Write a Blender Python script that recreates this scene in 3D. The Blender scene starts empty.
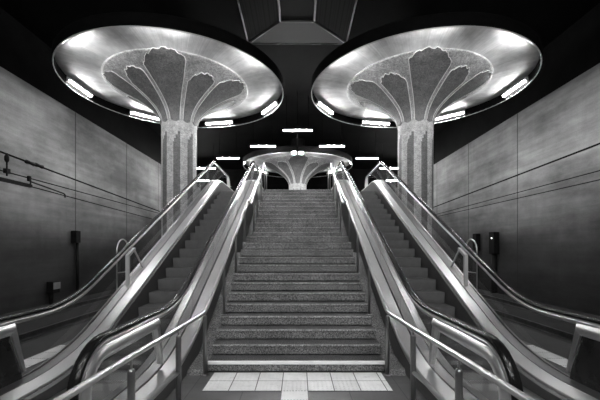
import bpy, bmesh, math, random
from math import sin, cos, pi, sqrt, radians
from mathutils import Vector
random.seed(7)
S = bpy.context.scene
COL = S.collection

# ------------------------------------------------------------------ camera constants
F = 350.0          # focal length in pixels of the 600 px wide frame
EYE = 1.62

# ------------------------------------------------------------------ materials
def new_mat(name):
    m = bpy.data.materials.new(name); m.use_nodes = True
    nt = m.node_tree
    for n in list(nt.nodes): nt.nodes.remove(n)
    out = nt.nodes.new('ShaderNodeOutputMaterial')
    return m, nt, out

def N(nt, typ, **kw):
    n = nt.nodes.new(typ)
    for k, v in kw.items(): setattr(n, k, v)
    return n

def L(nt, a, b): nt.links.new(a, b)

def grey(v): return (v, v, v, 1.0)

def math_node(nt, op, a, b=None):
    n = N(nt, 'ShaderNodeMath', operation=op)
    for i, x in enumerate((a, b)):
        if x is None: continue
        if isinstance(x, (int, float)): n.inputs[i].default_value = x
        else: L(nt, x, n.inputs[i])
    return n.outputs[0]

def ramp(nt, fac, lo, hi, p0=0.3, p1=0.7):
    r = N(nt, 'ShaderNodeValToRGB')
    r.color_ramp.elements[0].position = p0; r.color_ramp.elements[0].color = grey(lo)
    r.color_ramp.elements[1].position = p1; r.color_ramp.elements[1].color = grey(hi)
    L(nt, fac, r.inputs[0]); return r.outputs[0]

def noise(nt, co, scale, detail=4.0, rough=0.6):
    n = N(nt, 'ShaderNodeTexNoise'); n.inputs['Scale'].default_value = scale
    n.inputs['Detail'].default_value = detail; n.inputs['Roughness'].default_value = rough
    L(nt, co, n.inputs['Vector']); return n.outputs['Fac']

def coords(nt, scale=(1, 1, 1), kind='Object'):
    t = N(nt, 'ShaderNodeTexCoord'); mp = N(nt, 'ShaderNodeMapping')
    mp.inputs['Scale'].default_value = scale
    L(nt, t.outputs[kind], mp.inputs[0]); return mp.outputs[0]

def mix(nt, a, b, fac, mode='MIX'):
    n = N(nt, 'ShaderNodeMix', data_type='RGBA', blend_type=mode)
    if isinstance(fac, (int, float)): n.inputs[0].default_value = fac
    else: L(nt, fac, n.inputs[0])
    for i, x in ((6, a), (7, b)):
        if isinstance(x, (int, float)): n.inputs[i].default_value = grey(x)
        else: L(nt, x, n.inputs[i])
    return n.outputs[2]

def principled(nt, out, color, rough=0.5, metal=0.0, bump=None, bump_d=0.01, spec=0.5):
    p = N(nt, 'ShaderNodeBsdfPrincipled')
    for key, x in (('Base Color', color), ('Roughness', rough)):
        if isinstance(x, (int, float)):
            p.inputs[key].default_value = grey(x) if key == 'Base Color' else x
        else: L(nt, x, p.inputs[key])
    p.inputs['Metallic'].default_value = metal
    p.inputs['Specular IOR Level'].default_value = spec
    if bump is not None:
        b = N(nt, 'ShaderNodeBump'); b.inputs['Distance'].default_value = bump_d
        b.inputs['Strength'].default_value = 0.6
        L(nt, bump, b.inputs['Height']); L(nt, b.outputs[0], p.inputs['Normal'])
    L(nt, p.outputs[0], out.inputs[0]); return p

def simple(name, v, rough=0.5, metal=0.0, var=0.25, scale=6.0, spec=0.5):
    m, nt, out = new_mat(name)
    f = noise(nt, coords(nt), scale)
    principled(nt, out, ramp(nt, f, v * (1 - var), v * (1 + var)), rough, metal, spec=spec)
    return m

def steel(name, v=0.55, rough=0.28):
    m, nt, out = new_mat(name)
    g = noise(nt, coords(nt), 1.2, 2.0, 0.4)
    principled(nt, out, ramp(nt, g, v * 0.92, v * 1.06), rough, 1.0)
    return m

def granite(name, v, rough=0.6):
    m, nt, out = new_mat(name)
    co = coords(nt)
    f = noise(nt, co, 55.0, 6.0, 0.85)
    g = noise(nt, co, 1.6, 5.0, 0.65)
    c = mix(nt, ramp(nt, f, v * 0.12, v * 2.3, 0.42, 0.62), ramp(nt, g, 0.55, 1.25, 0.3, 0.7), 1.0, 'MULTIPLY')
    principled(nt, out, c, rough, 0.0, f, 0.002)
    return m

def concrete(name, v, darken_low=False):
    m, nt, out = new_mat(name)
    co = coords(nt)
    big = noise(nt, coords(nt, (1, 0.30, 0.75)), 0.9, 7.0, 0.62)
    streak = noise(nt, coords(nt, (1, 2.2, 0.25)), 1.0, 6.0, 0.65)
    horiz = noise(nt, coords(nt, (1, 0.12, 5.0)), 1.0, 4.0, 0.6)
    fine = noise(nt, co, 30.0, 4.0, 0.7)
    c = mix(nt, ramp(nt, big, v * 0.42, v * 1.45, 0.34, 0.66), ramp(nt, streak, 0.88, 1.06), 1.0, 'MULTIPLY')
    c = mix(nt, c, ramp(nt, horiz, 0.78, 1.12), 1.0, 'MULTIPLY')
    c = mix(nt, c, ramp(nt, fine, 0.85, 1.1), 1.0, 'MULTIPLY')
    if darken_low:                     # wall colour gets darker towards the bottom, with an uneven edge
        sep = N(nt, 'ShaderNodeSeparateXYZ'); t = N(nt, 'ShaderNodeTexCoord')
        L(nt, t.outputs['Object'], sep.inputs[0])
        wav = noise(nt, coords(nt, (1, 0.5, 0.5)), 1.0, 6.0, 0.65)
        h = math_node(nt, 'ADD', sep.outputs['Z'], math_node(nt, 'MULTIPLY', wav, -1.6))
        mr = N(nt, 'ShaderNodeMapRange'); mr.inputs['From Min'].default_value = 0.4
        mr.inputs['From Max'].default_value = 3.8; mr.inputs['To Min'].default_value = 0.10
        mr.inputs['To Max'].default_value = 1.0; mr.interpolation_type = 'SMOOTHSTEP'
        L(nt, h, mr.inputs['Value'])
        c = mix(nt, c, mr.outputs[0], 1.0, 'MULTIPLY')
    principled(nt, out, c, 0.62, 0.0, fine, 0.004, 0.35)
    return m

def radial_coords(nt, turns, zscale):
    t = N(nt, 'ShaderNodeTexCoord'); g = N(nt, 'ShaderNodeTexGradient', gradient_type='RADIAL')
    L(nt, t.outputs['Object'], g.inputs[0])
    sep = N(nt, 'ShaderNodeSeparateXYZ'); L(nt, t.outputs['Object'], sep.inputs[0])
    cb = N(nt, 'ShaderNodeCombineXYZ')
    L(nt, math_node(nt, 'MULTIPLY', g.outputs['Fac'], turns), cb.inputs[0])
    L(nt, math_node(nt, 'MULTIPLY', sep.outputs['Z'], zscale), cb.inputs[1])
    return cb.outputs[0], g.outputs['Fac'], sep.outputs['Z']

def mosaic(name, v, turns, stripes=0, rough=0.55):
    m, nt, out = new_mat(name)
    rc, ang, z = radial_coords(nt, turns, 11.0)
    b = N(nt, 'ShaderNodeTexBrick'); L(nt, rc, b.inputs['Vector'])
    b.inputs['Color1'].default_value = grey(v * 0.65); b.inputs['Color2'].default_value = grey(v * 1.25)
    b.inputs['Mortar'].default_value = grey(v * 0.45)
    b.inputs['Scale'].default_value = 3.0; b.inputs['Mortar Size'].default_value = 0.02
    b.inputs['Brick Width'].default_value = 0.5; b.inputs['Row Height'].default_value = 0.5
    blot = ramp(nt, noise(nt, coords(nt), 5.0, 5.0), 0.72, 1.2)
    c = mix(nt, b.outputs['Color'], blot, 1.0, 'MULTIPLY')
    if stripes:                  # darker vertical bands of mosaic, ending in stepped tongues below the flare
        s = math_node(nt, 'FRACT', math_node(nt, 'MULTIPLY', ang, stripes))
        band = math_node(nt, 'LESS_THAN', s, 0.48)
        tong = math_node(nt, 'MULTIPLY', math_node(nt, 'ROUND', math_node(nt, 'MULTIPLY', math_node(nt, 'ABSOLUTE',
               math_node(nt, 'SINE', math_node(nt, 'MULTIPLY', ang, 2 * pi * stripes * 0.5))), 3.0)), 0.11)
        top = math_node(nt, 'LESS_THAN', z, math_node(nt, 'ADD', tong, 5.05))
        c = mix(nt, c, 0.30, math_node(nt, 'MULTIPLY', band, top), 'MULTIPLY')
    principled(nt, out, c, rough, 0.0, b.outputs['Fac'], -0.002)
    return m

def dish_concrete(name, v):
    m, nt, out = new_mat(name)
    t = N(nt, 'ShaderNodeTexCoord'); g = N(nt, 'ShaderNodeTexGradient', gradient_type='RADIAL')
    L(nt, t.outputs['Object'], g.inputs[0])
    cb = N(nt, 'ShaderNodeCombineXYZ'); L(nt, math_node(nt, 'MULTIPLY', g.outputs['Fac'], 60.0), cb.inputs[0])
    vl = N(nt, 'ShaderNodeVectorMath', operation='LENGTH'); L(nt, t.outputs['Object'], vl.inputs[0])
    L(nt, math_node(nt, 'MULTIPLY', vl.outputs['Value'], 0.4), cb.inputs[1])
    f = noise(nt, cb.outputs[0], 1.0, 5.0, 0.7)
    cb2 = N(nt, 'ShaderNodeCombineXYZ'); L(nt, math_node(nt, 'MULTIPLY', g.outputs['Fac'], 420.0), cb2.inputs[0])
    f2 = noise(nt, cb2.outputs[0], 1.0, 2.0, 0.5)
    big = noise(nt, coords(nt), 1.3, 6.0, 0.65)
    c = mix(nt, ramp(nt, f, v * 0.74, v * 1.12), ramp(nt, f2, 0.86, 1.06), 1.0, 'MULTIPLY')
    c = mix(nt, c, ramp(nt, big, 0.6, 1.2), 1.0, 'MULTIPLY')
    principled(nt, out, c, 0.55, 0.0, f2, 0.006)
    return m

def tiles(name, v, size, gap, rough=0.5, mortar=0.35, dots=0.0):
    m, nt, out = new_mat(name)
    co = coords(nt)
    b = N(nt, 'ShaderNodeTexBrick', offset=0.0); L(nt, co, b.inputs['Vector'])
    b.inputs['Color1'].default_value = grey(v * 0.86); b.inputs['Color2'].default_value = grey(v * 1.1)
    b.inputs['Mortar'].default_value = grey(v * mortar)
    b.inputs['Scale'].default_value = 1.0; b.inputs['Mortar Size'].default_value = gap
    b.inputs['Brick Width'].default_value = size; b.inputs['Row Height'].default_value = size
    g = noise(nt, co, 2.2, 6.0, 0.7)
    c = mix(nt, b.outputs['Color'], ramp(nt, g, 0.7 + 0.2 * dots, 1.15 - 0.1 * dots), 1.0, 'MULTIPLY')
    sp = noise(nt, co, 9.0, 4.0, 0.8)
    c = mix(nt, c, ramp(nt, sp, 0.55 + 0.35 * dots, 1.0, 0.28, 0.42), 1.0, 'MULTIPLY')
    principled(nt, out, c, rough, 0.0)
    return m

def perforated(name, v):
    m, nt, out = new_mat(name)
    co = coords(nt)
    b = N(nt, 'ShaderNodeTexVoronoi'); b.inputs['Scale'].default_value = 13.0; b.inputs['Randomness'].default_value = 0.0
    L(nt, co, b.inputs['Vector'])
    c = ramp(nt, b.outputs['Distance'], v * 0.2, v, 0.25, 0.4)
    principled(nt, out, c, 0.7, 0.0, spec=0.08)
    return m

def glass(name):
    m, nt, out = new_mat(name)
    fr = N(nt, 'ShaderNodeFresnel'); fr.inputs['IOR'].default_value = 1.45
    tr = N(nt, 'ShaderNodeBsdfTransparent'); tr.inputs[0].default_value = (0.93, 0.93, 0.93, 1)
    gl = N(nt, 'ShaderNodeBsdfGlossy'); gl.inputs['Roughness'].default_value = 0.03
    mx = N(nt, 'ShaderNodeMixShader'); ge = N(nt, 'ShaderNodeNewGeometry')
    L(nt, math_node(nt, 'MULTIPLY', fr.outputs[0], math_node(nt, 'SUBTRACT', 1.0, ge.outputs['Backfacing'])), mx.inputs[0])
    L(nt, tr.outputs[0], mx.inputs[1]); L(nt, gl.outputs[0], mx.inputs[2]); L(nt, mx.outputs[0], out.inputs[0])
    return m

def emit(name, s):
    m, nt, out = new_mat(name)
    e = N(nt, 'ShaderNodeEmission'); e.inputs[0].default_value = (1, 1, 1, 1); e.inputs[1].default_value = s
    L(nt, e.outputs[0], out.inputs[0]); return m

M = dict(
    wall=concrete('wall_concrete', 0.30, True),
    black=simple('black_paint', 0.004, 0.7, var=0.5, scale=1.5, spec=0.05),
    ceiling=simple('black_ceiling_paint', 0.0025, 0.8, var=0.6, scale=0.8, spec=0.05),
    floor=tiles('dark_floor_slabs', 0.10, 0.60, 0.006, 0.42),
    tactile=tiles('white_tactile_tile', 0.90, 0.30, 0.006, 0.5, 0.15, 0.6),
    track=simple('sooty_ballast', 0.014, 0.9, var=0.7, scale=18.0),
    rail=simple('worn_rail_steel', 0.25, 0.35, 1.0),
    tread=granite('shaded_tread_granite', 0.10),  # treads coloured darker than risers, standing in for frontal light
    nosing=granite('worn_pale_granite_edge', 0.27),
    granite=granite('speckled_granite', 0.175),
    strip=simple('white_nosing_paint', 0.85, 0.5, var=0.06),
    steel=steel('brushed_steel', 0.74, 0.31),
    steel_newel=steel('bright_newel_steel', 0.72, 0.34),
    steel_dark=steel('dull_steel', 0.36, 0.36),
    steel_pol=steel('polished_steel', 0.60, 0.30),
    rubber=simple('black_rubber', 0.007, 0.20, var=0.1, scale=1.0, spec=0.25),
    cladding=simple('dark_cladding', 0.055, 0.40, var=0.2, scale=3.0),
    step=simple('dark_step_metal', 0.10, 0.6, 0.0, var=0.15, scale=8.0),
    newel=simple('dark_newel_panel', 0.06, 0.16, 0.6, var=0.3, scale=3.0),
    glass=glass('clear_glass'),
    shaft=mosaic('striped_shaft_mosaic', 0.50, 14, 8),
    capital=mosaic('light_capital_mosaic', 0.52, 60),
    petal=mosaic('dark_petal_mosaic', 0.20, 60),
    petal_trim=simple('white_petal_edging', 0.85, 0.5, var=0.08),
    dish=dish_concrete('board_marked_concrete', 0.82),
    lip=simple('black_rim_paint', 0.004, 0.9, 0.0, var=0.2, spec=0.05),
    lipin=simple('rim_inner_paint', 0.5, 0.5, var=0.1),
    tube=emit('lit_tube', 120.0),
    tube_far=emit('lit_ceiling_tube', 230.0),
    tube_added=emit('added_fill_tube', 300.0),  # for the unseen lamps added near the viewer
    tube_dim=emit('lit_tube_rear', 60.0),
    guard=simple('pale_guard_paint', 0.42, 0.4, var=0.05),
    edge=simple('dark_edge_strip', 0.022, 0.6, var=0.4, scale=2.0),
    housing=simple('white_lamp_housing', 0.5, 0.4, var=0.05),
    wire=simple('black_wire', 0.003, 0.8, var=0.2, spec=0.05),
    box=simple('black_equipment_box', 0.008, 0.6, var=0.3, spec=0.1),
    box_pale=simple('pale_box_lid', 0.20, 0.5, var=0.2),
    perf=perforated('perforated_black_metal', 0.016),
    perf_edge=simple('dull_black_edge', 0.022, 0.5, var=0.2),
    indicator=emit('small_indicator_light', 3.0),
    joint=simple('dark_joint_filler', 0.02, 0.8, var=0.2),
)

# ------------------------------------------------------------------ mesh helpers
class MB:
    def __init__(self): self.v = []; self.f = []; self.s = []
    def quad_grid(self, rows, closed_u=False, closed_v=False, smooth=True):
        """rows: list of lists of points."""
        b = len(self.v); n = len(rows); m = len(rows[0])
        for r in rows: self.v += [tuple(p) for p in r]
        for i in range(n if closed_u else n - 1):
            for j in range(m if closed_v else m - 1):
                i2 = (i + 1) % n; j2 = (j + 1) % m
                self.f.append((b + i * m + j, b + i2 * m + j, b + i2 * m + j2, b + i * m + j2)); self.s.append(smooth)
        return b
    def cap(self, idx): self.f.append(tuple(idx)); self.s.append(False)
    def box(self, a, b):
        x0, y0, z0 = a; x1, y1, z1 = b; k = len(self.v)
        self.v += [(x0, y0, z0), (x1, y0, z0), (x1, y1, z0), (x0, y1, z0), (x0, y0, z1), (x1, y0, z1), (x1, y1, z1), (x0, y1, z1)]
        for q in ((3, 2, 1, 0), (4, 5, 6, 7), (0, 1, 5, 4), (1, 2, 6, 5), (2, 3, 7, 6), (3, 0, 4, 7)):
            self.f.append(tuple(k + i for i in q)); self.s.append(False)
    def prism_x(self, poly, x0, x1):
        """closed (y,z) polygon extruded between two x values."""
        k = len(self.v); n = len(poly)
        self.v += [(x0, y, z) for y, z in poly] + [(x1, y, z) for y, z in poly]
        self.cap([k + i for i in range(n)][::-1]); self.cap([k + n + i for i in range(n)])
        for i in range(n):
            j = (i + 1) % n
            self.f.append((k + i, k + j, k + n + j, k + n + i)); self.s.append(False)
    def ribbon_x(self, top, bot, x0, x1):
        """closed band between two equally long (y,z) lines, with thickness in x."""
        rows = []
        for (a, b) in zip(top, bot):
            rows.append([(x0, *a), (x1, *a), (x1, *b), (x0, *b)])
        k = self.quad_grid(rows, closed_v=True, smooth=False)
        self.cap([k, k + 1, k + 2, k + 3]); e = k + (len(rows) - 1) * 4
        self.cap([e, e + 1, e + 2, e + 3][::-1])
    def tube(self, path, r, n=10, cap=True, closed=False):
        pts = [Vector(p) for p in path]; rows = []
        up = Vector((0, 0, 1)); prev = None
        for i, p in enumerate(pts):
            if closed: t = pts[(i + 1) % len(pts)] - pts[i - 1]
            else: t = pts[min(i + 1, len(pts) - 1)] - pts[max(i - 1, 0)]
            t.normalize()
            if prev is None:
                a = t.cross(up)
                if a.length < 1e-3: a = t.cross(Vector((1, 0, 0)))
            else: a = prev - t * prev.dot(t)
            a.normalize(); prev = a; b = t.cross(a)
            rr = r[i] if isinstance(r, (list, tuple)) else r
            rows.append([p + (a * cos(2 * pi * j / n) + b * sin(2 * pi * j / n)) * rr for j in range(n)])
        k = self.quad_grid(rows, closed_u=closed, closed_v=True)
        if cap and not closed:
            self.cap([k + j for j in range(n)][::-1]); e = k + (len(rows) - 1) * n
            self.cap([e + j for j in range(n)])
    def sweep_yz(self, path, section, x, closed_path=False):
        """section: closed list of (dx, dn); path: (y,z) list, dn runs along the path normal."""
        rows = []
        for i, (y, z) in enumerate(path):
            a = path[max(i - 1, 0)]; b = path[min(i + 1, len(path) - 1)]
            ty, tz = b[0] - a[0], b[1] - a[1]; l = sqrt(ty * ty + tz * tz) or 1
            ny, nz = -tz / l, ty / l
            rows.append([(x + dx, y + ny * dn, z + nz * dn) for dx, dn in section])
        k = self.quad_grid(rows, closed_v=True); m = len(section)
        self.cap([k + j for j in range(m)][::-1]); e = k + (len(rows) - 1) * m
        self.cap([e + j for j in range(m)])
    def lathe(self, prof, n=64, c=(0, 0, 0), closed=False):
        rows = [[(c[0] + r * cos(2 * pi * j / n), c[1] + r * sin(2 * pi * j / n), c[2] + z) for j in range(n)] for r, z in prof]
        self.quad_grid(rows, closed_u=closed, closed_v=True)
    def build(self, name, mat, parent=None, loc=None, flat=False):
        me = bpy.data.meshes.new(name); me.from_pydata(self.v, [], self.f)
        me.polygons.foreach_set('use_smooth', [False if flat else s for s in self.s])
        bm = bmesh.new(); bm.from_mesh(me); bmesh.ops.recalc_face_normals(bm, faces=bm.faces); bm.to_mesh(me); bm.free()
        me.materials.append(mat); me.update()
        o = bpy.data.objects.new(name, me); COL.objects.link(o)
        if parent is not None: o.parent = parent
        if loc is not None: o.location = loc
        return o

def auto_smooth(o, ang=35):
    bm = bmesh.new(); bm.from_mesh(o.data)
    for e in bm.edges:
        if len(e.link_faces) == 2: e.smooth = e.calc_face_angle(0) < radians(ang)
    for f in bm.faces: f.smooth = True
    bm.to_mesh(o.data); bm.free(); return o

def bevel(o, w=0.006, seg=2):
    m = o.modifiers.new('bevel', 'BEVEL'); m.width = w; m.segments = seg; m.limit_method = 'ANGLE'
    return o

def tag(o, label, cat, group=None, kind=None):
    o['label'] = label; o['category'] = cat
    if group: o['group'] = group
    if kind: o['kind'] = kind
    return o

def thing(name, label, cat, loc=(0, 0, 0), group=None):
    o = bpy.data.objects.new(name, None); o.empty_display_size = 0.2; COL.objects.link(o); o.location = loc
    return tag(o, label, cat, group)

def struct(name, mb, mat, label=None, cat=None):
    o = mb.build(name, mat); o['kind'] = 'structure'
    o['label'] = label; o['category'] = cat
    return o

def copy_tree(o, parent=None):
    c = o.copy(); COL.objects.link(c)
    if parent is not None: c.parent = parent
    for ch in list(o.children): copy_tree(ch, c)
    return c

# ------------------------------------------------------------------ the setting
WX = 8.6; WTOP = 6.88; YF = 31.0; YB = -7.0; PE = 4.62
STEP_H = 0.1443; STEP_T = 0.2645; Y0 = 4.545; N1 = 13; NTOT = 25; LAND = 1.0
def step_y(k):   # y of nosing k (1-based)
    return Y0 + (k - 1) * STEP_T + (LAND if k > N1 else 0)
ZT = NTOT * STEP_H; YT = step_y(NTOT)

m = MB(); m.box((-PE, YB, -0.5), (PE, YF, 0.0)); struct('floor', m, M['floor'], 'dark slab paved platform floor around the stairs', 'floor')
for s, n in ((-1, 'left'), (1, 'right')):
    m = MB(); m.box((s * PE, YB, -0.7), (s * WX, YF, -0.32)); struct('floor_trackbed_' + n, m, M['track'], 'dark track bed along the %s wall' % n, 'track bed')
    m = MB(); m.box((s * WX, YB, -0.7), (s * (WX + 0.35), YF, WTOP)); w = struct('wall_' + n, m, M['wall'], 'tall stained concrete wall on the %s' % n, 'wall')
    m = MB(); m.box((s * WX, YB, WTOP), (s * (WX + 0.35), YF, 8.6)); struct('wall_upper_' + n, m, M['black'], 'black painted band above the %s concrete wall' % n, 'wall')
    for i, (d, k) in enumerate(((13.56 if s < 0 else 13.68, 0), (17.6, 0), (9.0, 0), (21.6, 0), (4.8, 0))):
        m = MB(); m.box((s * (WX - 0.004), d - 0.016, -0.32), (s * (WX + 0.02), d + 0.016, WTOP - 0.01))
        m.build('joint', M['joint'], w)
m = MB(); m.box((-WX - .35, YB, 8.6), (WX + .35, YF, 8.9)); struct('ceiling', m, M['ceiling'], 'black ceiling above the station hall', 'ceiling')
m = MB(); m.box((-WX - .35, YF, -0.7), (WX + .35, YF + .3, 8.9)); struct('wall_back', m, M['black'], 'black end wall far behind the stairs', 'wall')
m = MB(); m.box((-WX - .35, YB - .3, -0.7), (WX + .35, YB, 8.9)); struct('wall_front', m, M['black'], 'dark end wall behind the viewer', 'wall')
m = MB(); m.box((-1.16, YT + 0.28, ZT - 0.4), (1.16, 14.6, ZT)); m.box((-3.6, 14.6, ZT - 0.4), (3.6, 30.0, ZT))
struct('floor_upper', m, M['floor'], 'upper hall floor at the head of the stairs', 'floor')

# rails of the two tracks
for s, n in ((-1, 'left'), (1, 'right')):
    for q, x in (('near', 5.75), ('far', 7.2)):
        m = MB(); m.prism_x([(0, 0)] * 3, 0, 0) if False else None
        sec = [(-.06, 0), (.06, 0), (.06, .015), (.012, .03), (.012, .1), (.036, .11), (.036, .14), (-.036, .14), (-.036, .11), (-.012, .1), (-.012, .03), (-.06, .015)]
        m.quad_grid([[(s * x + a, y, -0.32 + b) for a, b in sec] for y in (YB, YF)], closed_v=True, smooth=False)
        o = m.build('track_rail', M['rail'])
        tag(o, 'steel track rail on the %s, %s the platform' % (n, 'nearest to' if q == 'near' else 'farther from'), 'rail', 'track rails')

# tactile paving
def tactile(name, x0, x1, y0, y1, kind, label):
    m = MB(); m.box((0, 0, 0), (x1 - x0, y1 - y0, 0.008))
    if kind == 'dots':
        p = 0.05; n = int((x1 - x0) / p); k = int((y1 - y0) / p)
        for i in range(n):
            for j in range(k):
                c = (p * (i + .5), p * (j + .5))
                r0, r1 = 0.015, 0.010; b = len(m.v)
                m.v += [(c[0] + r0 * cos(a * pi / 3), c[1] + r0 * sin(a * pi / 3), 0.008) for a in range(6)]
                m.v += [(c[0] + r1 * cos(a * pi / 3), c[1] + r1 * sin(a * pi / 3), 0.013) for a in range(6)]
                m.cap([b + 6 + a for a in range(6)])
                for a in range(6): m.cap([b + a, b + (a + 1) % 6, b + 6 + (a + 1) % 6, b + 6 + a])
    else:
        n = int((x1 - x0) / 0.033)
        for i in range(n):
            m.box((0.033 * (i + .25), 0, 0.008), (0.033 * (i + .75), y1 - y0, 0.013))
    o = m.build(name, M['tactile'], loc=(x0, y0, 0.0))
    return tag(o, label, 'tactile paving')
tactile('tactile_paving', -1.065, 1.095, 3.95, 4.53, 'dots', 'white studded tactile paving across the foot of the stairs')
tactile('guide_strip', -0.165, 0.135, 1.6, 3.945, 'ribs', 'white ribbed guide strip leading up to the stairs')
tactile('tactile_paving', -3.92, -3.62, 0.6, 5.8, 'ribs', 'white ribbed paving strip along the left platform edge')
tactile('tactile_paving', 3.62, 3.92, 0.6, 5.8, 'ribs', 'white ribbed paving strip along the right platform edge')

# ------------------------------------------------------------------ staircase
SW = 1.155
st = thing('staircase', 'wide granite staircase rising between the two escalators', 'stairs', (0, Y0, 0))
def in_st(o): o.parent = st; o.matrix_parent_inverse.identity(); o.location = (0, -Y0, 0); return o
for k in range(1, NTOT + 1):
    y = step_y(k); z = k * STEP_H
    yb = (step_y(k + 1) + 0.03) if k < NTOT else YT + 0.30
    m = MB()
    rb = z - STEP_H
    m.prism_x([(y + .055, rb - .05), (y + .055, rb + .013), (y + .012, rb + .018), (y + .012, z - .03), (yb, z - .03), (yb, rb - .05)], -SW, SW)
    o = in_st(m.build('step', M['granite']))
    m = MB(); m.prism_x([(y + .006, z - .03), (y + .006, z - .018), (y + .012, z), (yb, z), (yb, z - .03)], -SW, SW)
    m.build('tread_slab', M['tread'], o)
    m = MB(); m.prism_x([(y, z - .022), (y, z - .007), (y + .006, z + .001), (y + .022, z + .001), (y + .022, z - .022)], -SW, SW)
    m.build('nosing_edge', M['nosing'], o)
    if k == 1:
        m = MB(); m.prism_x([(y - .004, z - .036), (y - .004, z - .006), (y + .004, z + .003), (y + .03, z + .003), (y + .03, z - .036)], -SW + .005, SW - .005)
        b = m.build('nosing_strip', M['strip'], o); b['label'] = 'white painted edge of the lowest step'
for s in (-1, 1):
    pts = []
    off = -0.36
    ln = [(Y0 - .10, 0.0), (Y0 - .04, 0.06), (Y0 + .45, 0.10)] + [(step_y(N1) + .10, N1 * STEP_H + off), (step_y(N1) + LAND + .3, N1 * STEP_H + off), (YT + .1, ZT + off), (YT + .3, ZT + off)]
    m = MB(); m.prism_x(ln + [(YT + .3, ZT - .5), (YT - .5, ZT - 1.5), (Y0 + 1.8, 0)], s * SW, s * 1.398)
    in_st(m.build('stringer', M['granite']))

# ------------------------------------------------------------------ stair railings
def railing(s, label):
    t = thing('stair_railing', label, 'railing', (s * 1.14, Y0, 0))
    def P(o): o.parent = t; o.location = (-s * 1.14, -Y0, 0); return o
    zl = N1 * STEP_H + .83
    path = [(1.275, 1.2, .80), (1.26, 1.9, .80), (1.235, 2.7, .80), (1.19, 3.6, .80), (1.165, 4.40, .80), (1.16, 4.47, .815), (1.155, 4.55, .855)]
    yb = 4.45 + (zl - .80) / .5457
    path += [(1.14, 5.3, .80 + .5457 * .85), (1.13, yb - .05, zl - .027), (1.13, yb, zl - .006), (1.13, yb + .06, zl)]
    path += [(1.13, yb + .55, zl), (1.13, yb + .60, zl + .006), (1.13, yb + .66, zl + .03)]
    yu = yb + .61
    ztop = ZT + .85; ye = yu + (ztop - zl) / .5457
    path += [(1.13, ye - .05, ztop - .027), (1.13, ye, ztop - .006), (1.13, ye + .06, ztop), (1.13, ye + 1.6, ztop)]
    m = MB(); m.tube([(s * x, y, z) for x, y, z in path], .024, 12)
    P(m.build('handrail', M['steel']))
    def post(x, y, z0, ztop, r=.028, pin=.05):
        m = MB(); m.tube([(s * x, y, z0), (s * x, y, ztop - .02), (s * x, y, ztop - .006), (s * x, y, ztop)], [r, r, r * .8, r * .3], 12)
        m.tube([(s * x, y, ztop - .01), (s * x, y, ztop + pin)], .008, 6)
        m.tube([(s * x, y, z0), (s * x, y, z0 + .012)], r * 1.9, 14)
        o = P(m.build('post', M['steel_dark'])); return o
    post(1.25, 2.67, 0, .70, pin=.085); post(1.19, 3.55, 0, .74); post(1.165, 4.47, 0, .76, .026)
    for k, yy in ((4, 5.45), (8, 6.50), (12, 7.55)):
        post(1.13, yy, k * STEP_H, .80 + .5457 * (yy - 4.45) - .045, .022)
    for k in (14, 17, 21, 25):
        yy = step_y(k) + .13
        post(1.13, yy, k * STEP_H, min(zl + .5457 * (yy - yu), ztop) - .045, .02)
    post(1.13, ye + 1.0, ZT, ztop - .045, .022)
    m = MB(); m.tube([(s * 1.275, 1.2, .36), (s * 1.25, 2.67, .36), (s * 1.19, 3.55, .36)], .02, 10)
    P(m.build('lower_rail', M['steel']))
    return t
railing(-1, 'tubular steel railing up the left side of the stairs')
railing(1, 'tubular steel railing up the right side of the stairs')

# ------------------------------------------------------------------ escalators
TA = 170.0 / 350.0
def smax(a, b, k):
    h = max(k - abs(a - b), 0) / k; return max(a, b) + h * h * k / 4
def smin(a, b, k):
    h = max(k - abs(a - b), 0) / k; return min(a, b) - h * h * k / 4
def line(c, zl, zu, kl=.22, ku=.10):
    return lambda y: smin(smax(zl, EYE - c + TA * y, kl), zu, ku)
HR = line(2.95, .90, 4.70, .24, .07)
DK = line(3.54, .21, 4.06, .36, .16)
SK = line(3.90, -.02, 3.66, .26, .16)
def yrange(a, b, n=70): return [a + (b - a) * i / (n - 1) for i in range(n)]
YN = 2.86; RN = .40        # newel arc centre and radius
YE = 14.9
XI, XO = 1.57, 2.97

def handrail_path():
    p = [(3.9, .10), (3.2, .10)]
    for i in range(0, 17):
        a = -pi / 2 - pi * i / 16
        p.append((YN + RN * cos(a), .50 + RN * sin(a)))
    p += [(y, HR(y)) for y in yrange(3.05, YE - .02, 90)]
    ru = .36
    for i in range(0, 15):
        a = pi / 2 - pi * i / 14
        p.append((YE + .05 + ru * cos(a), 4.70 - ru + ru * sin(a)))
    p.append((YE - .6, 4.70 - 2 * ru))
    return p

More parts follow.
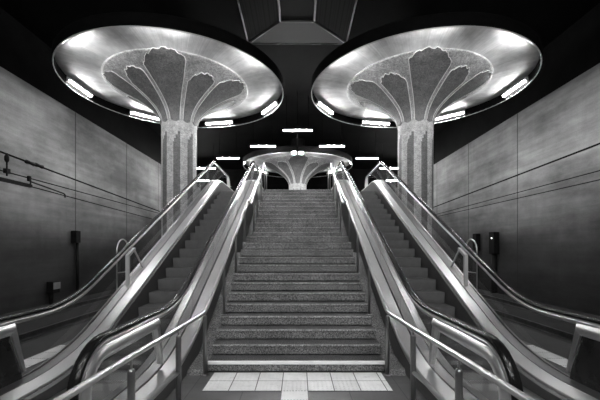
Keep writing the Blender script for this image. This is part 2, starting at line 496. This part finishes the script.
def escalator(s, word, label):
    cx = s * 2.27
    t = thing('escalator', label, 'escalator', (cx, 4.2, 0))
    def P(o, par=None):
        if par is None: o.parent = t; o.location = (-cx, -4.2, 0)
        else: o.parent = par
        return o
    hp = handrail_path()
    sec = [(.040 * cos(a), .026 * sin(a)) for a in [2 * pi * i / 14 for i in range(14)]]
    sec = [(math.copysign(abs(cos(a)) ** .7, cos(a)) * .042, math.copysign(abs(sin(a)) ** .7, sin(a)) * .024) for a in [2 * pi * i / 16 for i in range(16)]]
    for X, inner in ((XI, True), (XO, False)):
        x = s * X; ne = 0.0 if inner else -.26
        m = MB(); m.sweep_yz(hp[1:-1], sec, x); P(m.build('handrail', M['rubber']))
        # steel guide under the rubber
        m = MB(); m.sweep_yz(hp[2:-2], [(-.030, .0 - .034), (.030, -.034), (.030, -.062), (.012, -.085), (-.012, -.085), (-.030, -.062)], x)
        P(m.build('handrail_guide', M['steel_pol']))
        # glass panels
        ys = [3.98 + ne + i * 1.30 for i in range(9)]; ys[-1] = YE - .1
        for a, b in zip(ys[:-1], ys[1:]):
            yy = yrange(a + .003, b - .003, 14)
            m = MB(); m.ribbon_x([(y, HR(y) - .075) for y in yy], [(y, DK(y) - .03) for y in yy], x - .006, x + .006)
            P(m.build('glass_panel', M['glass']))
        # newel plate: dark panel with a broad brushed steel rim
        def arc(r, n=14, a0=-pi * .5, a1=-pi * 1.5):
            return [(YN + r * cos(a0 + (a1 - a0) * i / (n - 1)), .50 + r * sin(a0 + (a1 - a0) * i / (n - 1))) for i in range(n)]
        outer = arc(RN - .05) + [(3.3, .85), (3.92 + ne, .85)]
        inner_p = arc(RN - .19) + [(3.3, .71), (3.88 + ne, .71)]
        m = MB(); m.prism_x([(4.06 + ne, .12)] + outer + [], x - .012, x + .012); P(m.build('newel_panel', M['glass' if inner else 'newel']))
        m = MB()
        for sg in (-1, 1):
            rows = []
            for (ay, az), (by, bz) in zip(outer, inner_p):
                rows.append([(x + sg * (.012 + .048 * sin(pi * q / 10) ** .8), ay + (by - ay) * q / 10, az + (bz - az) * q / 10) for q in range(11)])
            m.quad_grid(rows)
        m.prism_x([(3.92 + ne, .85), (4.07 + ne, .28), (4.035 + ne, .28), (3.88 + ne, .71)], x - .034, x + .034)
        P(m.build('newel_rim', M['steel_newel']))
        # upper newel plate
        m = MB(); m.prism_x([(YE - .1, 4.62), (YE + .05, 4.62)] + [(YE + .05 + .28 * cos(a), 4.34 + .28 * sin(a)) for a in [pi / 2 - pi * i / 10 for i in range(11)]] + [(YE - .1, 4.06)], x - .02, x + .02)
        P(m.build('newel_panel', M['steel']))
        # decks. e points from the glass towards the steps
        e = 1 if inner else -1
        yy = yrange(2.15, YE + .35, 90)
        def strip(pr, name, mat, ys=yy, fn=DK, rnd=False):
            """pr: closed list of (offset towards steps, dz) swept along the deck line"""
            m = MB(); rows = [[(s * (X + e * dx), y, fn(y) + dz) for dx, dz in pr] for y in ys]
            k = m.quad_grid(rows, closed_v=True, smooth=False); n = len(pr)
            m.cap([k + j for j in range(n)][::-1]); q = k + (len(rows) - 1) * n; m.cap([q + j for j in range(n)])
            return P(auto_smooth(m.build(name, mat), 25))
        strip([(.012, 0), (.135, -.004), (.135, -.05), (.012, -.05)], 'inner_deck', M['steel_dark'])
        strip([(.150, -.002), (.280, -.045), (.285, -.055), (.285, -.09), (.150, -.05)], 'inner_deck', M['steel'])
        strip([(.288, -.075), (.318, -.10), (.318, -.54), (.298, -.54)], 'skirt', M['cladding'])
        wo = .172 if inner else .04
        strip([(-.012, .0), (-.012, -.05), (-wo - .013, -.07), (-wo - .013, -.02), (-wo, -.002)], 'outer_deck', M['steel'])
        # cladding on the outside of the truss
        ys2 = yrange(2.15, YE + .35, 90)
        m = MB(); m.ribbon_x([(y, DK(y) - .06) for y in ys2], [(y, max(0.0, DK(y) - 1.45)) for y in ys2], s * (X - e * (wo - .002)), s * (X - e * (wo - .022)))
        P(m.build('cladding', M['cladding']))
    # closed soffit under the truss
    ys3 = yrange(5.0, YE + .3, 30)
    m = MB(); m.ribbon_x([(y, max(0.02, DK(y) - 1.40)) for y in ys3], [(y, max(0.0, DK(y) - 1.45)) for y in ys3], s * (XI + .0), s * (XO))
    P(m.build('soffit', M['cladding']))
    # landing plates with combs
    for (a, b, z, nm) in ((2.2, 4.15, .012, 'landing_plate'), (13.0, YE + .4, ZT + .012, 'landing_plate')):
        m = MB(); m.box((s * 1.90, a, z - .03), (s * 2.64, b, z))
        for i in range(24):
            x0 = 1.91 + i * .03
            if a < 5: m.box((s * x0, b, z - .02), (s * (x0 + .014), b + .12, z - .004))
            else: m.box((s * x0, a - .12, z - .02), (s * (x0 + .014), a, z - .004))
        P(m.build(nm, M['steel_dark']))
    # steps
    def sz(y): return smin(smax(0.0, EYE - 3.90 + TA * y + .09, .18), ZT, .18)
    y = 4.22
    while y < 13.0:
        z = sz(y); zn = sz(y - .4)
        m = MB(); d = .405; n = 22
        m.box((s * 1.905, y + .01, z - .035), (s * 2.635, y + d, z - .008))
        for i in range(n):
            x0 = 1.908 + i * .0331
            m.box((s * x0, y + .008, z - .008), (s * (x0 + .017), y + d, z))
        r = max(z - zn, .02)
        m.ribbon_x([(y + .008 + .03 * (u / 5) ** 2, z - .010 - (r + .02) * u / 5) for u in range(6)], [(y + .06, z - .02 - (r + .02) * u / 5) for u in range(6)], s * 1.905, s * 2.635)
        P(m.build('step', M['step']))
        y += .40
    # slanted guard plate standing on the outer balustrade's deck
    g0, g1 = 5.98, 6.55; xg = s * 2.885
    zb0, zb1 = DK(g0), DK(g1)
    m = MB(); m.prism_x([(g0, zb0 - .02), (g0, zb0 + .52), (g0 + .22, zb0 + .62), (g1, zb1)], xg - .004, xg + .004)
    gp = P(m.build('guard_plate', M['glass']))
    m = MB()
    m.box((xg - .028, g0 - .03, zb0 - .02), (xg + .028, g0 + .02, zb0 + .52))
    m.prism_x([(g0 - .03, zb0 + .52), (g0 + .22, zb0 + .645), (g0 + .24, zb0 + .61), (g0 + .02, zb0 + .49)], xg - .028, xg + .028)
    m.prism_x([(g0 + .22, zb0 + .635), (g1 + .02, zb1), (g1 - .01, zb1 - .01), (g0 + .205, zb0 + .605)], xg - .012, xg + .012)
    o = m.build('guard_frame', M['guard'], gp); o['label'] = 'pale metal frame edging the glass guard'
    return t
escalator(-1, 'left', 'glass-sided escalator left of the granite stairs')
escalator(1, 'right', 'glass-sided escalator right of the granite stairs')

# hoop barriers on the platform beyond the escalators
for s, n in ((-1, 'left'), (1, 'right')):
    t = thing('hoop_barrier', 'thin steel hoop barrier beyond the %s escalator' % n, 'barrier', (s * 3.6, 7.0, 0))
    m = MB(); pts = [(0, 0, 0), (0, 0, 1.55)] + [(0, .24 - .24 * cos(a), 1.56 + .24 * sin(a)) for a in [pi * i / 12 for i in range(13)]] + [(0, .48, 1.55), (0, .48, 0)]
    m.tube(pts, .014, 8); m.build('hoop', M['steel'], t)
    for z in (.5, 1.12):
        m = MB(); m.tube([(0, 0, z), (0, .48, z)], .010, 8); m.build('crossbar', M['steel'], t)

# ------------------------------------------------------------------ mushroom columns
ZD = 6.95
PROF = [(.57, 5.60), (.585, 5.78), (.64, 5.95), (.76, 6.13), (.95, 6.31), (1.22, 6.50), (1.55, 6.69), (1.92, 6.86), (2.29, 7.03)]
def catmull(pts, n):
    out = []
    P = [pts[0]] + list(pts) + [pts[-1]]
    for i in range(1, len(P) - 2):
        for j in range(n):
            t = j / n
            q = []
            for c in range(2):
                a, b, d, e = P[i - 1][c], P[i][c], P[i + 1][c], P[i + 2][c]
                q.append(.5 * (2 * b + (d - a) * t + (2 * a - 5 * b + 4 * d - e) * t * t + (3 * b - a - 3 * d + e) * t ** 3))
            out.append(tuple(q))
    out.append(tuple(pts[-1])); return out
FL = catmull(PROF, 6)
cum = [0]
for a, b in zip(FL[:-1], FL[1:]): cum.append(cum[-1] + math.dist(a, b))
def prof_at(u):
    u = min(max(u, 0), 1.04); t = min(u, 1) * cum[-1]
    for i in range(len(cum) - 1):
        if cum[i + 1] >= t - 1e-9: break
    k = (t - cum[i]) / (cum[i + 1] - cum[i])
    r = FL[i][0] + (FL[i + 1][0] - FL[i][0]) * k; z = FL[i][1] + (FL[i + 1][1] - FL[i][1]) * k
    dr, dz = FL[i + 1][0] - FL[i][0], FL[i + 1][1] - FL[i][1]; l = math.hypot(dr, dz)
    r += dr / l * max(u - 1, 0) * cum[-1]; z += dz / l * max(u - 1, 0) * cum[-1]
    return r, z, dz / l, -dr / l          # normal pointing out and down

def petal(parent, ang, size, flip, loc, s_end):
    big = size == 'big'
    nu, nv = 28, 18
    def width(v): # half angle along the petal
        w0 = radians(14 if big else 12); w1 = radians(17.5 if big else 14)
        return (w0 + (w1 - w0) * min(1, v * 1.6)) * (1 if v < .9 else 1)
    def pt(u, v, off):
        sc = .035 * abs(sin(u * 2.6 * pi + .6)) + .018 * abs(sin(u * 6 * pi))
        top = s_end - (.16 if big else .14) * abs(u) ** 2.2 + sc * .8 + .05 * u * flip
        s0 = .07 + .03 * (1 - u * u) * -1
        sv = s0 + (top - s0) * v
        r, z, nr, nz = prof_at(sv)
        a = ang + u * width(sv)
        r += nr * off; z += nz * off
        return (r * sin(a), -r * cos(a), z)
    rows = [[pt(-1 + 2 * i / nu, j / nv, .022) for j in range(nv + 1)] for i in range(nu + 1)]
    base = [[pt(-1 + 2 * i / nu, j / nv, -.015) for j in range(nv + 1)] for i in range(nu + 1)]
    m = MB(); m.quad_grid(rows); m.quad_grid(base)
    rim = [rows[i][0] for i in range(nu + 1)] + [rows[nu][j] for j in range(1, nv + 1)] + [rows[i][nv] for i in range(nu - 1, -1, -1)] + [rows[0][j] for j in range(nv - 1, 0, -1)]
    rimb = [base[i][0] for i in range(nu + 1)] + [base[nu][j] for j in range(1, nv + 1)] + [base[i][nv] for i in range(nu - 1, -1, -1)] + [base[0][j] for j in range(nv - 1, 0, -1)]
    m.quad_grid([rim, rimb], closed_v=True, smooth=False)
    o = m.build('petal', M['petal'], parent)
    edge = [rows[nu][j] for j in range(0, nv + 1)] + [rows[i][nv] for i in range(nu - 1, -1, -1)] + [rows[0][j] for j in range(nv - 1, -1, -1)]
    m = MB(); m.tube(edge, .009, 6); m.build('petal_edging', M['petal_trim'], o)

LAMP_R = 3.38
def mushroom(x, y, zfloor, a0, flip, label, lamps, where):
    t = thing('mushroom_column', label, 'column', (x, y, zfloor))  # one whole column: shaft, petal capital and dish
    dz = -zfloor
    root = bpy.data.objects.new('tmp', None)
    def P(o): o.parent = t; o.location = (0, 0, dz); return o
    m = MB()
    zs = max(zfloor, 0)
    z_shaft = 5.62
    m.lathe([(.60, zs), (.60, zs + .12), (.575, zs + .14), (.57, zs + .2)] + [(.57, zs + .2 + (z_shaft - zs - .2) * i / 6) for i in range(1, 7)], 64)
    P(m.build('shaft', M['shaft']))
    m = MB(); m.lathe(FL + [(2.295, 7.045), (2.27, 7.06)], 96); cap = P(m.build('capital', M['capital']))
    for i in range(10):
        big = i % 2 == 0
        petal(cap, a0 + flip * radians(36 * i), 'big' if big else 'small', flip, None, (1.0 if big else .80) - .03 * ((i * 7) % 3))
    # dish: underside, top shell
    m = MB()
    und = [(2.24, 7.02), (2.3, 7.05), (2.6, 7.11), (3.0, 7.145), (3.3, 7.155), (3.47, 7.16)]
    m.lathe(und, 128)
    P(m.build('dish', M['dish'])); m = MB()
    m.lathe([(3.47, 7.16), (3.48, 7.24), (3.2, 7.30), (2.2, 7.48), (.5, 7.66)], 128)
    P(m.build('dish_top', M['black']))
    m = MB(); m.lathe([(3.485, 6.90), (3.48, 7.0), (3.48, 7.17), (3.50, 7.22), (3.52, 7.20), (3.52, 6.90), (3.50, 6.885), (3.48, 6.885)], 128, closed=True)
    rim = P(m.build('rim', M['lip']))
    m = MB(); m.tube([(3.495 * cos(2 * pi * i / 96), 3.495 * sin(2 * pi * i / 96), 6.882) for i in range(96)], .016, 8, closed=True)
    m.build('rim_edge', M['lipin'], rim)
    m = MB(); m.lathe([(.45, 7.58), (.45, 8.6)], 32); P(m.build('hanger', M['lip']))
    for k, (deg, word) in enumerate(lamps):
        drop = .055 if k < 4 and zfloor == 0 else 0
        a = radians(deg)
        lx, ly = x + LAMP_R * cos(a), y + LAMP_R * sin(a)
        lt = thing('tube_light', word, 'light', (lx, ly, 7.10 - drop), 'tube lights around the rim of the ' + where)
        lt.rotation_euler = (0, 0, a + pi / 2)
        h = MB(); h.box((-.62, -.042, .0), (.62, .042, .035 + drop)); h.box((-.62, .03, -.004), (.62, .085, .003)); h.build('housing', M['housing'], lt)
        h = MB(); h.tube([(-.60, 0, -.030), (.60, 0, -.030)], .030, 10); h.build('tube', M['tube' if zfloor == 0 else 'tube_dim'], lt)
        for e in (-1, 1):
            h = MB(); h.box((e * .60, -.035, -.065), (e * .62, .035, .0)); h.build('end_cap', M['housing'], lt)
    return t

def lampset(mirror, disc):
    names = {31: 'far right', 80: 'far side, just right of its shaft', 131: 'far side, just left of its shaft', 179: 'far left'}
    mir = {31: 'far left', 80: 'far side, just left of its shaft', 131: 'far side, just right of its shaft', 179: 'far right'}
    out = []
    for d in (31, 80, 131, 179):
        w = (mir if mirror else names)[d]
        out.append(((180 - d) if mirror else d, 'bright white tube light under the %s rim, %s' % (disc, w)))
    for d in (236, 282, 328):
        out.append(((180 - d) if mirror else d, 'white tube light behind the near lip of the %s rim' % disc))
    return out
mushroom(-3.98, 11.80, 0, radians(6), 1, 'tall mosaic mushroom column on the left with petal capital and wide lit dish', lampset(False, 'left column'), 'left column')
mushroom(3.98, 11.80, 0, radians(-6), -1, 'tall mosaic mushroom column on the right with petal capital and wide lit dish', lampset(True, 'right column'), 'right column')
back = [(22.5 + 51.43 * i) for i in range(7)]
mushroom(0, 22.7, ZT, 0, 1, 'short mushroom column standing at the head of the stairs', [(38.6 + 51.43 * i, 'white tube light under the dish at the head of the stairs') for i in range(7)], 'column at the head of the stairs')

# ------------------------------------------------------------------ ceiling tubes
def ceiling_tube(x, y, label, z=7.0, mat='tube_far'):
    lt = thing('ceiling_light', label, 'light', (x, y, z), 'tube lights hung below the black ceiling')
    h = MB(); h.box((-.68, -.05, .03), (.68, .05, .09)); h.build('housing', M['lip'], lt)
    h = MB(); h.tube([(-.65, 0, -.005), (.65, 0, -.005)], .036, 10); h.build('tube', M[mat], lt)
    for e in (-.5, .5):
        h = MB(); h.tube([(e, 0, .09), (e, 0, 8.6 - z)], .010, 6); h.build('suspension_rod', M['lip'], lt)
ceiling_tube(0, 16.0, 'ceiling tube light at the point of the V, nearest and central')
for s, n in ((-1, 'left'), (1, 'right')):
    ceiling_tube(s * 1.82, 18.5, 'ceiling tube light just %s of the central one' % n)
    ceiling_tube(s * 4.17, 21.0, 'ceiling tube light between the %s column and the rear dish' % n)
    ceiling_tube(s * 6.2, 23.6, 'small far ceiling tube light seen beside the %s shaft' % n)
    ceiling_tube(s * 7.75, 28.0, 'farthest ceiling tube light low beside the %s shaft' % n)
    ceiling_tube(s * 1.9, 0.4, 'added unseen ceiling tube light above the stair foot on the %s' % n, mat='tube_added')  # unseen lamp pairs, added from here on to brighten the stair foot
    ceiling_tube(s * 4.2, -1.0, 'added unseen ceiling tube light above the lower escalator end on the %s' % n)
    ceiling_tube(s * 1.9, -3.2, 'added unseen ceiling tube light above the approach on the %s' % n, mat='tube_added')
    ceiling_tube(s * 3.6, -5.0, 'added unseen ceiling tube light at the back of the approach on the %s' % n)
    m = MB(); m.box((s * 3.97, YB, .0), (s * PE, YF, .004))  # thin darker strip laid over the outer platform floor
    q = struct('trim_%d' % (1 if s < 0 else 2), m, M['edge'], 'thin dark strip along the %s platform edge' % n, 'platform edge')
# hanging twin lamp in front of the rear dish
t = thing('pendant_lamp', 'small twin lamp hanging in front of the rear dish', 'light', (0, 15.6, 5.85))
m = MB(); m.tube([(0, 0, .1), (0, 0, 2.75)], .012, 8); m.build('rod', M['wire'], t)
m = MB(); m.box((-.27, -.05, .04), (.27, .05, .12)); m.build('bar', M['lip'], t)
for e in (-1, 1):
    m = MB(); m.tube([(e * .16 - .085, -.02, 0), (e * .16 + .085, -.02, 0)], .06, 12); m.build('lamp', M['tube_far'], t)

# perforated ceiling hood
t = thing('ceiling_hood', 'perforated black metal hood on the ceiling above the stairs', 'ventilation hood', (0, 9.2, 8.6))
yA, yB, xA = 11.9, 7.0, 1.66; zi = -.72; xi = .47; ya, yb2 = 9.65, 7.6
def PQ(x, y, z): return (x, y - 9.2, z)
outer = [PQ(-xA, yB, -.02), PQ(xA, yB, -.02), PQ(xA, yA, -.02), PQ(-xA, yA, -.02)]
inn = [PQ(-xi, yb2, zi), PQ(xi, yb2, zi), PQ(xi, ya, zi), PQ(-xi, ya, zi)]
m = MB(); m.quad_grid([outer, inn], closed_v=True, smooth=False); k = len(m.v); m.v += inn; m.cap([k, k + 1, k + 2, k + 3])
m.build('hood_panel', M['perf'], t)
m = MB()
for q in (outer, inn):
    for i in range(4): m.tube([q[i], q[(i + 1) % 4]], .03, 6)
for i in range(4): m.tube([outer[i], inn[i]], .035, 6)
m.build('edge_frame', M['perf_edge'], t)

# ------------------------------------------------------------------ overhead wires
def wire(s, za, zb, label, r=.013):
    x = 6.3; pts = []
    for i in range(13):
        y = -2 + i * 2.2
        z = za + (zb - za) * (y - 7.35) / 8.4
        pts.append((s * x, y, z))
    m = MB(); m.tube(pts, r, 6); o = m.build('overhead_wire', M['wire'])
    return tag(o, label, 'wire', 'overhead wires along the %s wall' % ('left' if s < 0 else 'right'))
wl1 = wire(-1, 3.67, 3.30, 'uppermost black overhead wire along the left wall', .020)
wire(-1, 3.27, 3.20, 'middle black overhead wire along the left wall')
wire(-1, 3.10, 2.86, 'lowest black overhead wire along the left wall')
wire(1, 3.79, 3.52, 'uppermost black overhead wire along the right wall', .020)
wire(1, 3.23, 3.15, 'middle black overhead wire along the right wall', .011)
wire(1, 3.04, 3.04, 'lowest black overhead wire along the right wall', .011)
t = thing('section_insulator', 'black insulator rods clamped on the uppermost left wire', 'insulator', (-6.3, 8.15, 3.635))
for y0 in (0.0, .28):
    m = MB(); m.tube([(0, y0 - .05, 0), (0, y0, -.003), (0, y0 + .12, -.008), (0, y0 + .22, -.012), (0, y0 + .26, -.012)], [.02, .05, .035, .05, .02], 8); m.build('rod', M['box'], t)
t = thing('wire_dropper', 'black hanger between the overhead wires at the left edge', 'hanger', (-6.3, 7.6, 3.06))
m = MB(); m.tube([(0, 0, 0), (0, 0, .62)], .016, 6); m.build('rod', M['wire'], t)
m = MB(); m.tube([(0, 0, .42), (0, 0, .46), (0, 0, .55), (0, 0, .6)], [.02, .045, .045, .02], 8); m.build('insulator', M['box'], t)
m = MB(); m.box((-.04, -.05, .18), (.04, .05, .28)); m.build('clamp', M['box'], t)
t = thing('section_bar', 'thick bar with hooked end carried by the lowest left wire', 'rail bar', (-6.3, 7.0, 3.09))
m = MB(); m.box((-.04, -1.0, -.04), (.04, 1.28, .03)); m.build('bar', M['box'], t)
m = MB(); m.box((-.035, -1.0, .035), (.035, 1.2, .085)); m.build('cover', M['box_pale'], t)
m = MB(); m.tube([(0, 1.2, .1), (0, 1.28, .1), (0, 2.45, -.0), (0, 2.5, -.03), (0, 2.5, -.10)], .018, 8); m.build('hook', M['box'], t)
m = MB(); m.box((-.03, 1.2, -.03), (.03, 1.26, .22)); m.build('post', M['box'], t)

# ------------------------------------------------------------------ equipment on the walls
def wall_unit(name, s, y, z, w, h, d, label, cat, lid=None, light=False, pipe=None):
    x = s * (WX - d)
    t = thing(name, label, cat, (s * WX, y, z))
    m = MB(); m.box((-s * d, -w / 2, 0), (-s * .012, w / 2, h)); bevel(m.build('housing', M['box'], t), .015)
    if lid:
        m = MB(); m.box((-s * (d + .03), -w / 2 + .02, h * .35), (-s * d, w / 2 - .02, h - .03)); m.build('cover', M[lid], t)
    if pipe:
        m = MB(); m.tube([(-s * .09, pipe[0], .02), (-s * .09, pipe[0], -(z + .32))], pipe[1], 10); m.build('conduit', M['box'], t)
    if light:
        m = MB(); m.tube([(-s * d, -w * .1, h * .72), (-s * (d + .02), -w * .1, h * .72)], .03, 10); m.build('indicator_lamp', M['indicator'], t)
    return t
wall_unit('signal_box', -1, 13.40, 1.82, .28, .46, .22, 'black signal box beside the joint of the left wall', 'equipment box', pipe=(.14, .06))
wall_unit('junction_box', -1, 12.15, .06, .36, .40, .24, 'small box with pale cover low on the left wall', 'equipment box', lid='box_pale', pipe=(-.05, .07))
wall_unit('track_telephone', 1, 15.1, 1.36, .40, .95, .24, 'black equipment case with a tiny lamp on the right wall', 'equipment box', light=True, pipe=(.05, .12))
wall_unit('junction_box', 1, 16.6, 1.50, .34, .80, .22, 'black box left of the lit case on the right wall', 'equipment box', pipe=(0, .06))

# ------------------------------------------------------------------ world, camera, view
w = bpy.data.worlds.new('World'); S.world = w; w.use_nodes = True
bg = w.node_tree.nodes.get('Background') or w.node_tree.nodes.new('ShaderNodeBackground')
bg.inputs[0].default_value = (0, 0, 0, 1); bg.inputs[1].default_value = 0.0
cam = bpy.data.cameras.new('camera'); co = bpy.data.objects.new('camera', cam); COL.objects.link(co)
co.location = (0.022, 0, EYE); co.rotation_euler = (pi / 2, 0, 0)
cam.sensor_width = 36; cam.lens = F * 36 / 600; cam.shift_x = 2 / 600; cam.shift_y = 48 / 600
cam.clip_start = .05; cam.clip_end = 100
S.camera = co
S.view_settings.view_transform = 'Standard'; S.view_settings.look = 'None'
S.view_settings.gamma = 1.0; S.view_settings.exposure = 0.35
S.view_settings.use_curve_mapping = False
try:
    S.cycles.max_bounces = 8; S.cycles.transparent_max_bounces = 16
    S.cycles.use_denoising = True; S.cycles.sample_clamp_indirect = 4.0
    S.cycles.caustics_reflective = False; S.cycles.caustics_refractive = False
except Exception: pass
